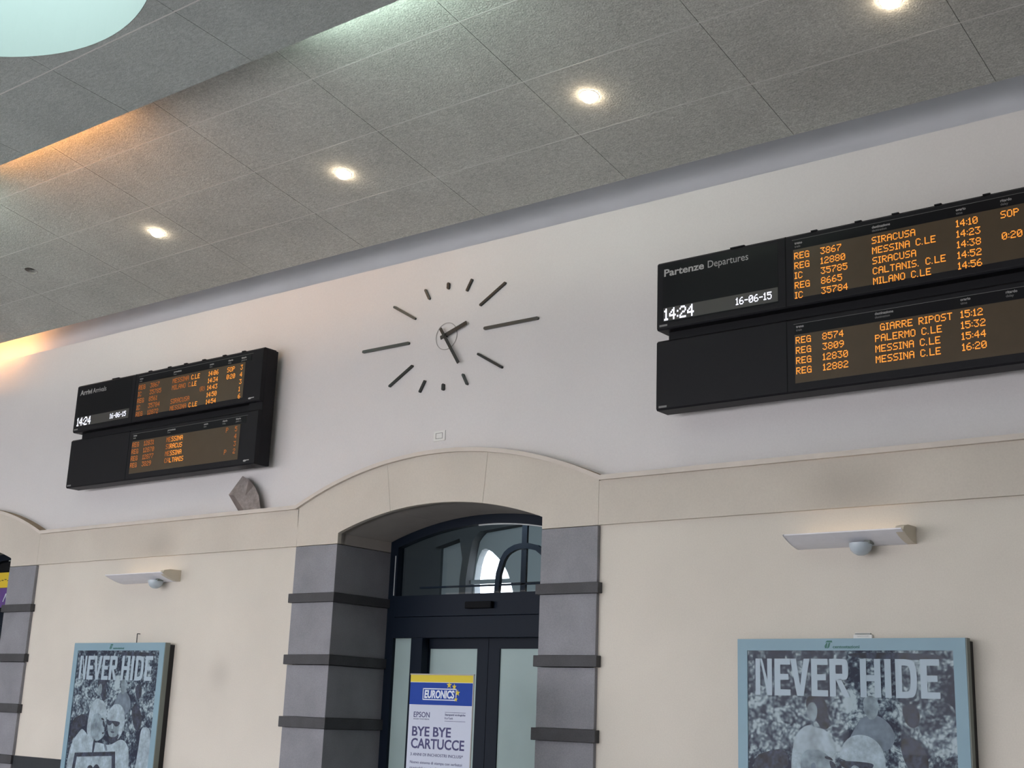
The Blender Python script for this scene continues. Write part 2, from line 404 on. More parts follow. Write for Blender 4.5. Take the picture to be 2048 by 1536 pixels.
# --- ceiling: two slabs of wood-wool panels
SL = math.tan(0.185833); ZE, YE = 7.6875, -.30
def z1(y): return ZE+SL*(YE-y)
def z2(y): return 8.11+.084*(-4.17-y)
ceil = empty('ceiling'); tag(ceil, kind='structure')
KX = [-9.885+2.122*i for i in range(-12, 10)]
JY = [-.30, -1.26, -2.30, -3.352, -4.40, -5.0]
def slab_panel(x0, x1, y0, y1, zf, k, t=.06):
    gx = .003; gy = .007
    x0 += gx; x1 -= gx
    ya, yb = y0-gy, y1+gy      # y0 nearer the wall
    mb = MB(); v = [(x0, ya, zf(ya)), (x1, ya, zf(ya)), (x1, yb, zf(yb)), (x0, yb, zf(yb))]
    n = 0; mb.v = v+[(a, b, c+t) for a, b, c in v]
    mb.f = [(3, 2, 1, 0), (4, 5, 6, 7), (0, 1, 5, 4), (1, 2, 6, 5), (2, 3, 7, 6), (3, 0, 4, 7)]; mb.m = [mb.mi(k)]*6
    return mb
LAMPS = [(-14.62, -1.803), (-10.93, -1.803), (-7.257, -1.803), (-3.95, -1.815)]
HOLES = [(x, y, z1(y), .098) for x, y in LAMPS+[(-17.72, -1.832)]]
SKY = [(-10.95+k*BAY, -7.70, 2.45) for k in (0, -1, 1)]  # wells over the neighbouring bays are unseen, added to light the wall
cutters = []
def cutter(x, y, z, r, h, n=32):
    o = MB().tube((x, y, z-h), (x, y, z+h), r, 'ceil', n=n).build('cutter'); cutters.append(o); return o
def cut(o, cs):
    for c in cs:
        m = o.modifiers.new('b', 'BOOLEAN'); m.operation = 'DIFFERENCE'; m.object = c; m.solver = 'EXACT'
    dg = bpy.context.evaluated_depsgraph_get(); dg.update()
    me = bpy.data.meshes.new_from_object(o.evaluated_get(dg)); o.modifiers.clear(); o.data = me
lamp_cut = [cutter(x, y, z, r, .3) for x, y, z, r in HOLES]
sky_cut = [cutter(x, y, 9, r, 3, 96) for x, y, r in SKY]
for i in range(len(KX)-1):
    for j in range(len(JY)-1):
        o = slab_panel(KX[i], KX[i+1], JY[j], JY[j+1], z1, 'ceil').build('ceiling_panel', ceil)
        cs = [c for c, (x, y, z, r) in zip(lamp_cut, HOLES) if KX[i]-r < x < KX[i+1]+r and JY[j]+r > y > JY[j+1]-r]
        if cs: cut(o, cs)
K2 = [x for x in KX]
J2 = [-4.172, -5.19, -6.23, -7.27, -8.31, -9.35, -10.39, -11.43, -12.47, -13.51, -14.55, -15.59, -16.63, -17.67, -18.9]
for i in range(len(K2)-1):
    for j in range(len(J2)-1):
        o = slab_panel(K2[i], K2[i+1], J2[j], J2[j+1], z2, 'ceil2', .07).build('ceiling_panel', ceil)
        cs = []
        for c, (x, y, r) in zip(sky_cut, SKY):
            nx = min(max(x, K2[i]), K2[i+1]); ny = min(max(y, J2[j+1]), J2[j])
            if (nx-x)**2+(ny-y)**2 < r*r: cs.append(c)
        if cs: cut(o, cs)
        if not len(o.data.polygons): bpy.data.objects.remove(o)
# pale strips painting the light caught along the long joints, dark backing above the cross joints
for y in JY[1:4]:
    MB().box((KX[0], y-.007, z1(y)-.001), (KX[-1], y+.007, z1(y)+.05), 'strip').build('joint_glint_strip', ceil)
MB().box((KX[0], J2[1]-.007, z2(J2[1])-.004), (KX[-1], J2[1]+.007, z2(J2[1])+.05), 'strip').build('joint_glint_strip', ceil)
back = MB()
v = [(KX[0], -.42, z1(-.42)+.061), (KX[-1], -.42, z1(-.42)+.061), (KX[-1], -5.0, z1(-5.0)+.061), (KX[0], -5.0, z1(-5.0)+.061)]
back.v = v+[(a, b, c+.01) for a, b, c in v]; back.f = [(3, 2, 1, 0), (4, 5, 6, 7), (0, 1, 5, 4), (1, 2, 6, 5), (2, 3, 7, 6), (3, 0, 4, 7)]; back.m = [back.mi('gap')]*6
bo = back.build('panel_backing', ceil); cut(bo, [cutter(x, y, z, r, .3) for x, y, z, r in HOLES])
bk2 = MB(); v = [(KX[0], -4.5, z2(-4.5)+.071), (KX[-1], -4.5, z2(-4.5)+.071), (KX[-1], -18.9, z2(-18.9)+.071), (KX[0], -18.9, z2(-18.9)+.071)]
bk2.v = v+[(a, b, c+.01) for a, b, c in v]; bk2.f = list(back.f); bk2.m = [bk2.mi('gap')]*6; bk2 = bk2.build('panel_backing', ceil)
cut(bk2, sky_cut)
roof = MB().box((XL, -19.2, 10.3), (XR, 1.2, 10.6), 'white').build('roof_slab', ceil); cut(roof, sky_cut)
# round light wells
for x, y, r in SKY:
    n = 96; m = MB()
    ring = [(x+cos(2*pi*i/n)*(r-.006), y+sin(2*pi*i/n)*(r-.006)) for i in range(n)]
    for i in range(n):
        a, b = ring[i], ring[(i+1) % n]
        m.quad([(a[0], a[1], z2(a[1])-.004), (b[0], b[1], z2(b[1])-.004), (b[0], b[1], 10.62), (a[0], a[1], 10.62)], 'well')
    m.build('light_well', ceil, recalc=False)
for c in cutters: bpy.data.objects.remove(c)

# --- the rest of the shell (behind and beside the camera), openings shaped to steer the light
wl = MB().box((XL-.3, -19.2, 0), (XL, 7, 10.6), 'plaster_low').build('wall_left'); tag(wl, kind='structure')
wf = empty('wall_front'); tag(wf, kind='structure')
x = XL
while x < -3:
    MB().box((x, -19.4, 0), (x+1.1, -18.9, 10.4), 'plaster_low').build('pier', wf); x += 5.6
MB().box((-2.4, -19.4, 0), (XR, -18.9, 10.4), 'plaster_low').build('front_wall', wf)
MB().box((XL, -19.4, 5.5), (XR, -18.9, 10.6), 'plaster_low').build('lintel', wf)
wr = empty('wall_right'); tag(wr, kind='structure')
MB().box((XR, -19.2, 0), (XR+.3, 1.2, 10.6), 'plaster_low').build('side_wall', wr)

# --- dim lobby behind the doors, with an arched window to the sky in its end wall
lob = empty('wall_lobby'); tag(lob, kind='structure')
lens = [(-14.20, 3.35), (-14.25, 3.79), (-14.212, 4.066), (-14.165, 4.21), (-14.105, 4.309), (-14.05, 4.33), (-14.006, 4.328), (-13.883, 4.268), (-13.739, 4.154), (-13.636, 4.058), (-13.531, 3.902), (-13.466, 3.763), (-13.41, 3.60), (-13.36, 3.35)]
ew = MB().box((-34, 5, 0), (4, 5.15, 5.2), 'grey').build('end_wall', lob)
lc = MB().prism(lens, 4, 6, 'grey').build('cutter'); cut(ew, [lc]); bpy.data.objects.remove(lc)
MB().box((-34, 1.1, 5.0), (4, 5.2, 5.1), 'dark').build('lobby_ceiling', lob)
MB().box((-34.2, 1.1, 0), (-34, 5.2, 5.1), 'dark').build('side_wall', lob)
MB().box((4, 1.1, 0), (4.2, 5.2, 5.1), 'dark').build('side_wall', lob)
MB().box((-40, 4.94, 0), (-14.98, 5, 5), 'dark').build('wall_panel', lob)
oa = [(-14.27, 3.3), (-14.27, 3.8), (-14.235, 4.05), (-14.19, 4.3), (-14.154, 4.452), (-14.09, 4.53), (-14.0, 4.60), (-13.26, 4.66), (-12.2, 4.70)]
ia = [(-12.2, 4.95), (-15.0, 4.95), (-15.0, 4.37), (-14.45, 4.50), (-14.37, 4.15), (-14.41, 3.8), (-14.41, 3.3)]
MB().prism(oa+ia, 4.8, 4.99, 'dark').build('vault_rib', lob)
MB().box((-14.4, 4.93, 3.73), (-10, 4.99, 3.80), 'grey').build('balcony_rail', lob)
ld = bpy.data.lights.new('lobby_fill_light', 'AREA'); ld.shape = 'RECTANGLE'; ld.size = 3; ld.size_y = .3; ld.energy = 60; ld.color = (.8, .95, 1)  # unseen fill light, added to brighten the lobby's end wall
lo = bpy.data.objects.new('lobby_fill_light', ld); COL.objects.link(lo); lo.parent = lob; lo.location = (-12.5, 2.0, 4.7); lo.rotation_euler = (radians(50), 0, 0)
win = empty('window_1'); tag(win, kind='structure')
pc = [(-11.80, 2.9), (-11.755, 3.285), (-11.735, 3.557), (-11.667, 3.763), (-11.60, 3.86), (-11.525, 3.913), (-11.42, 3.955), (-11.313, 3.972), (-11.16, 3.968), (-11.0, 3.93), (-10.86, 3.83), (-10.76, 3.66), (-10.72, 3.4), (-10.70, 2.9)]
inn = []
for i, (a, b) in enumerate(pc):
    q = pc[min(i+1, len(pc)-1)]; p = pc[max(i-1, 0)]; d = Vector((q[0]-p[0], q[1]-p[1])).normalized(); inn.append((a+d.y*.08, b-d.x*.08))
MB().prism(pc+inn[::-1], 2.47, 2.53, 'frame').build('arched_muntin', win)
MB().box((-11.29, 2.48, 2.9), (-11.20, 2.52, 4.6), 'frame').build('upright_muntin', win)
MB().box((-13.2, 2.48, 3.385), (-9.8, 2.52, 3.41), 'frame').build('cross_muntin', win)

# ================================================================== DOORS (sliding, glazed, under an arched transom)
def door(n, k):
    c = CX+k*BAY; D = empty('door_%d' % n); tag(D, kind='structure')
    izc = INT_AP-INT_R
    oz = arc(c, izc, INT_R, c-1.684, c+1.684, 24); ir = INT_R-.118
    iz = arc(c, izc, ir, c-1.545, c+1.545, 24)
    MB().prism([(c-1.684, 0)]+oz+[(c+1.684, 0), (c+1.545, 0)]+iz[::-1]+[(c-1.545, 0)], .98, 1.10, 'frame').build('arched_frame', D)
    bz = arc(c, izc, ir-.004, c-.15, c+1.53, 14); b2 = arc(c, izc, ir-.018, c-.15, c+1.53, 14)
    MB().prism(b2+bz[::-1], 1.0, 1.03, 'edge').build('reflection_strip', D)  # thin strip painting a reflection on the frame
    MB().box((c-1.588, .972, 3.12), (c-1.576, .982, 3.66), 'edge').build('reflection_strip', D)
    iz2 = arc(c, izc, ir-.001, c-1.545, c+1.545, 24)
    MB().quad([(c-1.545, 1.06, 3.11), (c+1.545, 1.06, 3.11)]+[(x, 1.06, z) for x, z in iz2[::-1]], 'glass').build('transom_pane', D, recalc=False)
    h = MB().box((c-1.545, .975, 2.83), (c+1.545, 1.12, 3.112), 'frame').build('door_header', D, bevel=.004)
    MB().box((c-1.545, .97, 2.55), (c+1.545, 1.12, 2.825), 'frame').build('drive_cover', D, bevel=.004)
    for s in (-1, 1):
        a, b = sorted((c+s*1.22, c+s*1.02)); MB().box((a, .985, 0), (b, 1.11, 2.55), 'frame').build('mullion', D)
        a, b = sorted((c+s*1.545, c+s*1.22)); f = MB().box((a, 1.03, .1), (b, 1.05, 2.55), 'frost').build('side_pane', D)
        MB().box((a, 1.0, 0), (b, 1.08, .12), 'frame').build('bottom_rail', D)
        L = empty('door_leaf', (0, 0, 0), D)
        a, b = sorted((c+s*1.10, c+s*.004))
        m = MB(); i0, i1 = sorted((c+s*1.01, c+s*.187))
        m.box((a, 1.13, .02), (i0, 1.18, 2.56), 'frame'); m.box((i1, 1.13, .02), (b, 1.18, 2.56), 'frame')
        m.box((i0, 1.13, 2.418), (i1, 1.18, 2.56), 'frame'); m.box((i0, 1.13, .02), (i1, 1.18, .16), 'frame')
        m.build('leaf_frame', L)
        MB().box((i0, 1.15, .16), (i1, 1.16, 2.418), 'frost').build('leaf_pane', L)
    return D
door(1, 0); door(2, -1); door(3, 1); door(4, -2)
sn = MB().box((-10.962, .90, 2.915), (-10.525, .97, 3.002), 'frame_d').build('motion_sensor', bevel=.008)
tag(sn, 'small black motion sensor box on the dark header above the glass doors', 'sensor')

# ================================================================== CLOCK
ck = empty('wall_clock', (-10.785, .09, 6.345)); tag(ck, 'large wall clock of bare dark bars and two hands, no dial, on the white wall', 'clock')
def bar(r0, r1, ang, wd, y0, y1, k, name, round_=True, side=0):
    t = radians(ang); d = Vector((sin(t), cos(t))); n = Vector((d.y, -d.x)); pts = []
    hw = wd/2
    for (r, sg) in ((r1, 1), (r0, -1)):
        for i in range(7):
            a = -pi/2+pi*i/6
            e = d*sg*cos(a)*hw*(.9 if round_ else .12)+n*sin(a)*hw*sg
            cpt = d*(r-sg*hw*(.9 if round_ else .12)); pts.append((cpt.x+e.x, cpt.y+e.y))
    return MB().prism(pts, y0, y1, k).build(name, ck)
OUT = {0: .732, 1: .818, 2: 1.12, 3: 1.51, 4: 1.118, 5: .818, 6: .732, 7: .818, 8: 1.118, 9: 1.51, 10: 1.12, 11: .818}
WD = {0: .042, 6: .042, 3: .040, 9: .040}
for h in range(12):
    o = bar(.64, OUT[h], h*30, WD.get(h, .032), -.03, 0, 'iron2' if h in (3, 9, 10, 11, 5) else 'iron', 'hour_mark')
m = MB(); n = 64
for i in range(n):
    a, b = 2*pi*i/n, 2*pi*(i+1)/n
    for (r0, r1) in ((.176, .184),):
        m.quad([(cos(a)*r0, -.006, sin(a)*r0), (cos(b)*r0, -.006, sin(b)*r0), (cos(b)*r1, -.006, sin(b)*r1), (cos(a)*r1, -.006, sin(a)*r1)], 'ring')
        m.quad([(cos(a)*r1, -.006, sin(a)*r1), (cos(b)*r1, -.006, sin(b)*r1), (cos(b)*r1, 0, sin(b)*r1), (cos(a)*r1, 0, sin(a)*r1)], 'ring')
m.build('centre_ring', ck, recalc=False)
bar(-.075, .385, 72, .052, -.045, -.035, 'iron', 'hour_hand', False)
bar(-.125, .49, 146.4, .042, -.060, -.050, 'iron', 'minute_hand', False)
MB().lathe([(0.0, .065), (.018, .065), (.018, 0), (0, 0)], 'iron', 12, ax=Matrix(((1, 0, 0), (0, 0, -1), (0, 1, 0)))).build('centre_hub', ck)

# ================================================================== TIMETABLE BOARDS
ZB = 4.87
def board(name, x0, title, title2, tw1, tw2, rows_up, rows_lo, label, words, bins=True):
    B = empty(name, (x0, 0, ZB)); tag(B, label, 'departure board')
    W = 4.545
    def unit(nm, z0, z1_):
        pr = [(-.06, z0), (-.285, z0), (-.30, z0+.02), (-.30, z1_-.025), (-.275, z1_), (-.06, z1_)]
        return MB().prism_x(pr, 0, W, 'black').build(nm, B, bevel=.003)
    MB().box((.07, -.17, .02), (W-.31, 0, 1.68), 'black').build('rear_housing', B, bevel=.012)
    MB().box((W-.30, -.235, .005), (W+.004, -.02, 1.69), 'black').build('side_plate', B, bevel=.01)
    for u in (.5, 2.2, 3.9): MB().box((u, 0, .1), (u+.12, .09, 1.55), 'frame_d').build('mounting_rail', B)
    U = unit('upper_unit', 5.78-ZB, 6.57-ZB); L = unit('lower_unit', 4.87-ZB, 5.66-ZB)
    yf = -.302
    for P, z0, z1_ in ((U, 5.79-ZB, 6.56-ZB), (L, 4.88-ZB, 5.65-ZB)):
        MB().box((1.560, -.301, z0), (1.572, -.26, z1_), 'frame_d').build('panel_joint', P)
    MB().box((.075, yf, 5.855-ZB), (1.48, -.28, 6.515-ZB), 'black2').build('title_panel', U)
    MB().box((.085, yf-.001, 5.872-ZB), (1.475, -.28, 6.025-ZB), 'strip_scr').build('clock_strip', U)
    MB().box((1.655, yf, 5.868-ZB), (4.172, -.28, 6.398-ZB), 'screen').build('led_screen', U)
    MB().box((1.655, yf, 4.965-ZB), (4.185, -.28, 5.475-ZB), 'screen').build('led_screen', L)
    MB().box((1.655, yf, 6.400-ZB), (4.30, -.28, 6.505-ZB), 'black2').build('heading_strip', U)
    MB().box((1.655, yf, 5.478-ZB), (4.30, -.28, 5.585-ZB), 'black2').build('heading_strip', L)
    MB().box((1.645, yf-.001, 6.503-ZB), (4.33, -.28, 6.508-ZB), 'hairline').build('heading_line', U)
    MB().box((1.645, yf-.001, 5.588-ZB), (4.33, -.28, 5.593-ZB), 'hairline').build('heading_line', L)
    text('title_lettering', title, 'print_grey', .092, yf-.001, 6.394-ZB, h=.080, width=tw1, parent=U, bold=.022)
    text('title_lettering', title2, 'print_grey', .645 if tw1 > .4 else .44, yf-.001, 6.394-ZB, h=.080, width=tw2, parent=U)
    m = MB(); led(m, '14:24', .096, 6.015-ZB, yf-.003, 'led_white', px=.0163, pz=.0192, fill=1.08); m.build('time_digits', U)
    m = MB(); led(m, '16-06-15', .985, 5.990-ZB, yf-.003, 'led_white', px=.0102, pz=.0116, fill=1.05); m.build('date_digits', U)
    cols = (1.668, 1.960, 2.512, 3.358, 3.780, 4.075)
    for unitp, rows, zt in ((U, rows_up, 6.362), (L, rows_lo, 5.450)):
        for r, row in enumerate(rows):
            for c, cell in enumerate(row):
                if not cell: continue
                z = zt-.1072*r-ZB; x = cols[c]
                if isinstance(cell, str): cell = [(cell, 'amber')]
                for (t, k) in cell:
                    if t.startswith('>'): x += float(t[1:5]); t = t[5:]
                    for wi, wd_ in enumerate(t.split(' ')):
                        if wi: x += 5*.0099
                        if wd_:
                            m = MB(); x = led(m, wd_, x, z, yf-.003, k); m.build('led_text', unitp)
    for unitp, zz in ((U, 6.455), (L, 5.548)):
        for c, (a, b) in zip((0, 2, 3, 4, 5), words):
            text('heading', a, 'print_grey', cols[c]+.005, yf-.001, zz-ZB, h=.026, parent=unitp, bold=.02)
            text('heading', b, 'print_faint', cols[c]+.005, yf-.001, zz-.036-ZB, h=.024, parent=unitp)
    for (u, zz, P) in ((4.30, 5.835, U), (4.31, 4.93, L)):
        m = MB(); pts = [(u+.035+.034*cos(t*pi/8), zz-ZB+.014*sin(t*pi/8)) for t in range(16)]
        m.quad([(a, yf-.002, b) for a, b in pts], 'print_grey'); m.box((u+.06, yf-.002, zz-ZB), (u+.125, yf, zz+.012-ZB), 'print_grey'); m.build('maker_badge', P)
    for (u, zz, P) in ((.035, 5.815, U), (.035, 4.895, L)):
        MB().box((u, -.304, zz-ZB), (u+.10, -.30, zz+.022-ZB), 'print_faint').build('maker_badge', P)
    for u in (.91, 1.85, 2.33, 2.72, 3.15, 3.62, 4.05):
        MB().box((u, -.29, 1.695), (u+.10*(u < 1)+.07, -.25, 1.708), 'black').build('top_clip', B)
    return B
A_ = 'amber'; D_ = 'amber_dim'
dep = board('departures_board', -7.334, 'Partenze', 'Departures', .505, .49,
  [('REG', '3867', 'SIRACUSA', '14:10', 'SOP'), ('REG', '12880', 'MESSINA C.LE', '14:23'), ('IC', '35785', 'SIRACUSA', '14:38', '0:20'),
   ('REG', '8665', 'CALTANIS. C.LE', '14:52'), ('IC', '35784', 'MILANO C.LE', '14:56')],
  [('REG', '8574', [('>.055GIARRE RIPOST', A_)], '15:12'), ('REG', '3809', 'PALERMO C.LE', '15:32'), ('REG', '12830', 'MESSINA C.LE', '15:44'), ('REG', '12882', 'MESSINA C.LE', '16:20')],
  'black double train board headed Partenze Departures with amber rows, right of the clock',
  [('treno', 'train'), ('destinazione', 'destination'), ('orario', 'time'), ('ritardo', 'delay'), ('binario', 'platform')])
arr = board('arrivals_board', -18.460, 'Arrivi', 'Arrivals', .32, .36,
  [([('REG', D_)], [('3867', D_)], [('MESSINA ', D_), ('C.LE', A_)], '14:06', 'SOP', '3'), ([('IC', D_)], [('35785', D_)], [('MILANO C', D_), ('.LE', A_)], '14:34', '0:20', '4'),
   ([('REG', D_)], [('8561', D_)], [('>.675(', D_), ('R)', D_)], '14:43', '', '3'), ([('IC', D_)], [('35784', D_)], [('SIRACUSA', D_)], '14:50', '', '1'),
   ([('REG', D_)], [('12872', D_)], [('MESSINA ', D_), ('C.LE', A_)], '14:54', '', '6')],
  [([('REG', D_)], [('12831', D_)], [('ME', D_), ('SSINA', A_)], '', [('>.100P', D_)], [('5', D_)]), ([('REG', D_)], [('12870', D_)], [('SI', D_), ('RACUS', A_)], '', '', [('4', D_)]),
   ([('REG', D_)], [('12877', D_)], [('ME', D_), ('SSINA', A_)], '', '', [('3', D_)]), ([('REG', D_)], [('3829', D_)], [('CA', D_), ('LTANIS', A_)], '', [('>.100P', D_)], [('2', D_)])],
  'black double train board headed Arrivi Arrivals with partly dim amber rows, left of the clock',
  [('treno', 'train'), ('provenienza', 'from'), ('orario', 'time'), ('ritardo', 'delay'), ('binario', 'platform')])

# ================================================================== POSTER CASES
def block_word(u0, z0, h):
    """condensed capitals NEVER HIDE from polygons; returns MB in poster coordinates"""
    m = MB(); y = 0; s = 1.84/1345; st = .062; bt = .058
    def q(pts): m.quad([(a, y, b) for a, b in pts], 'p_text')
    def r(a, b, c, d): q([(a, b), (c, b), (c, d), (a, d)])
    X = lambda p: u0+(p-275)*s
    t = z0+h
    def E(a, b): r(a, z0, a+st, t); r(a+st, t-bt, b, t); r(a+st, z0, b, z0+bt); r(a+st, z0+h*.5-.026, b-.02, z0+h*.5+.03)
    def N(a, b): r(a, z0, a+st*.82, t); r(b-st*.82, z0, b, t); q([(a+st*.82, t), (b-st*.82, z0), (b-st*.82, z0+h*.42), (a+st*.82+.02, t)])
    def V(a, b):
        c = (a+b)/2; q([(a, t), (c-.034, z0), (c, z0), (c, z0+.10), (a+st, t)]); q([(b, t), (b-st, t), (c, z0+.10), (c, z0), (c+.034, z0)])
    def H(a, b): r(a, z0, a+st, t); r(b-st, z0, b, t); r(a+st, z0+h*.5-.028, b-st, z0+h*.5+.028)
    def curve(a, b, zb, zt, k=8):
        cx = b-(zt-zb)*.30; ro = b-cx; H2 = (zt-zb)/2; zc = (zt+zb)/2; ri = ro-st; hi_ = H2-bt
        for i in range(k):
            t0, t1 = -pi/2+pi*i/k, -pi/2+pi*(i+1)/k
            f = lambda a_, R_, Hh: (cx+R_*abs(cos(a_))**.55, zc+Hh*math.copysign(abs(sin(a_))**.75, sin(a_)))
            q([f(t0, ro, H2), f(t1, ro, H2), f(t1, ri, hi_), f(t0, ri, hi_)])
        r(a+st, zt-bt, cx, zt); r(a+st, zb, cx, zb+bt)
    def D(a, b): r(a, z0, a+st, t); curve(a, b, z0, t)
    def R(a, b): r(a, z0, a+st, t); curve(a, b-.008, z0+h*.44, t); q([(b-.085, z0+h*.47), (b-.135, z0+h*.44), (b-st-.0, z0), (b+.004, z0)][::-1])
    N(X(275), X(405)); E(X(425), X(548)); V(X(548), X(697)); E(X(708), X(832)); R(X(845), X(990))
    H(X(1068), X(1215)); r(X(1243), z0, X(1243)+st, t); D(X(1318), X(1467)); E(X(1490), X(1620))
    return m
ART = [ # (name, material, depth step, points in metres from the print's top left corner)
 ('printed_hair', 'p_dark', 1, [(.63, -.44), (.70, -.40), (.78, -.42), (.83, -.50), (.84, -.60), (.86, -.72), (.78, -.74), (.72, -.66), (.66, -.60), (.61, -.52)]),
 ('printed_face', 'p_skin', 2, [(.64, -.50), (.70, -.48), (.735, -.54), (.73, -.62), (.69, -.67), (.64, -.64), (.62, -.57)]),
 ('printed_figure', 'p_mid', 1, [(1.10, -.72), (1.16, -.62), (1.27, -.58), (1.36, -.60), (1.46, -.68), (1.50, -.80), (1.42, -.92), (1.12, -.92), (1.04, -.82)]),
 ('printed_face', 'p_skin', 2, [(1.19, -.45), (1.24, -.41), (1.31, -.42), (1.345, -.48), (1.34, -.56), (1.30, -.63), (1.24, -.63), (1.20, -.55)]),
 ('printed_figure', 'p_light', 2, [(.651, -.696), (.72, -.72), (.798, -.73), (.87, -.79), (.923, -.90), (.90, -1.02), (.86, -1.30), (.56, -1.30), (.45, -1.19), (.461, -.967), (.501, -.80), (.58, -.72)]),
 ('printed_face', 'p_skin', 4, [(.60, -.93), (.70, -.91), (.80, -.945), (.88, -1.02), (.905, -1.10), (.90, -1.17), (.93, -1.22), (.86, -1.27), (.78, -1.31), (.66, -1.31), (.59, -1.24), (.555, -1.14), (.55, -1.02)]),
 ('printed_hood', 'p_light', 5, [(1.142, -.768), (1.22, -.775), (1.29, -.805), (1.35, -.86), (1.39, -.95), (1.395, -1.06), (1.36, -1.17), (1.29, -1.26), (1.25, -1.28), (1.27, -1.10), (1.25, -1.02), (.95, -1.01), (.945, -.94), (1.0, -.84), (1.06, -.79)]),
 ('printed_face', 'p_skin', 4, [(.95, -1.0), (1.27, -1.0), (1.29, -1.10), (1.25, -1.20), (1.19, -1.26), (1.10, -1.26), (1.03, -1.22), (.98, -1.12)]),
 ('printed_sunglasses', 'p_dark', 6, [(.945, -1.01), (1.28, -1.015), (1.275, -1.06), (1.22, -1.09), (1.16, -1.09), (1.12, -1.05), (1.08, -1.045), (1.05, -1.08), (.98, -1.075), (.95, -1.04)]),
 ('printed_sunglasses', 'p_dark', 6, [(.84, -1.01), (.895, -1.03), (.92, -1.09), (.90, -1.11), (.86, -1.09)]),
 ('printed_beard', 'p_dark', 6, [(1.02, -1.22), (1.10, -1.245), (1.20, -1.24), (1.30, -1.18), (1.25, -1.29), (1.15, -1.33), (1.05, -1.31)]),
 ('printed_brow', 'p_dark', 5, [(.80, -.975), (.86, -.985), (.89, -1.02), (.85, -1.01), (.80, -1.0)]),
 ('printed_mouth', 'p_dark', 6, [(.86, -1.185), (.915, -1.18), (.90, -1.205), (.86, -1.205)]),
 ('printed_mouth', 'p_dark', 6, [(1.05, -1.165), (1.12, -1.155), (1.18, -1.17), (1.12, -1.19)]),
 ('printed_nose', 'p_light', 6, [(1.085, -1.06), (1.11, -1.06), (1.125, -1.13), (1.08, -1.13)]),
 ('printed_ear', 'p_mid', 5, [(.66, -1.05), (.70, -1.04), (.71, -1.10), (.68, -1.14), (.655, -1.10)]),
 ('printed_strap', 'p_mid', 5, [(.93, -1.33), (.99, -1.34), (1.05, -1.44), (.98, -1.44)]),
 ('printed_cloak', 'p_light', 3, [(.26, -1.20), (.33, -1.145), (.406, -1.177), (.50, -1.24), (.62, -1.26), (.70, -1.34), (.82, -1.33), (1.0, -1.36), (1.15, -1.34), (1.32, -1.26), (1.47, -1.29), (1.58, -1.42), (1.62, -1.90), (.03, -1.90), (.05, -1.50), (.13, -1.32)]),
 ('printed_shadow', 'p_dark', 4, [(.66, -1.28), (.72, -1.30), (.70, -1.50), (.655, -1.50)]),
 ('printed_cloth', 'p_light', 2, [(1.80, -1.09), (1.92, -1.07), (2.02, -1.10), (2.06, -1.30), (2.06, -1.88), (1.72, -1.88), (1.76, -1.60), (1.79, -1.33)]),
 ('printed_tablet', 'p_dark', 7, [(.22, -1.50), (1.24, -1.44), (1.30, -1.90), (.18, -1.90)]),
 ('printed_tablet', 'p_light', 8, [(.285, -1.555), (1.165, -1.505), (1.21, -1.90), (.26, -1.90)]),
 ('printed_hair', 'p_dark', 9, [(.58, -1.70), (.62, -1.66), (.70, -1.66), (.73, -1.70), (.78, -1.64), (.85, -1.64), (.92, -1.70), (.95, -1.90), (.55, -1.90)]),
 ('printed_leaves', 'p_dark', 1, [(.05, -1.02), (.20, -.96), (.40, -.92), (.44, -1.10), (.30, -1.12), (.16, -1.25), (.04, -1.42)]),
 ('printed_leaves', 'p_dark', 1, [(1.02, -.02), (1.60, -.02), (1.98, -.04), (1.95, -.09), (1.50, -.08), (1.10, -.07)]),
 ('printed_leaves', 'p_dark', 1, [(1.55, -.50), (1.68, -.47), (1.74, -.58), (1.70, -.70), (1.60, -.68)]),
 ('printed_leaves', 'p_dark', 1, [(1.52, -.80), (1.66, -.76), (1.78, -.90), (1.80, -1.06), (1.72, -1.16), (1.58, -1.04)]),
]
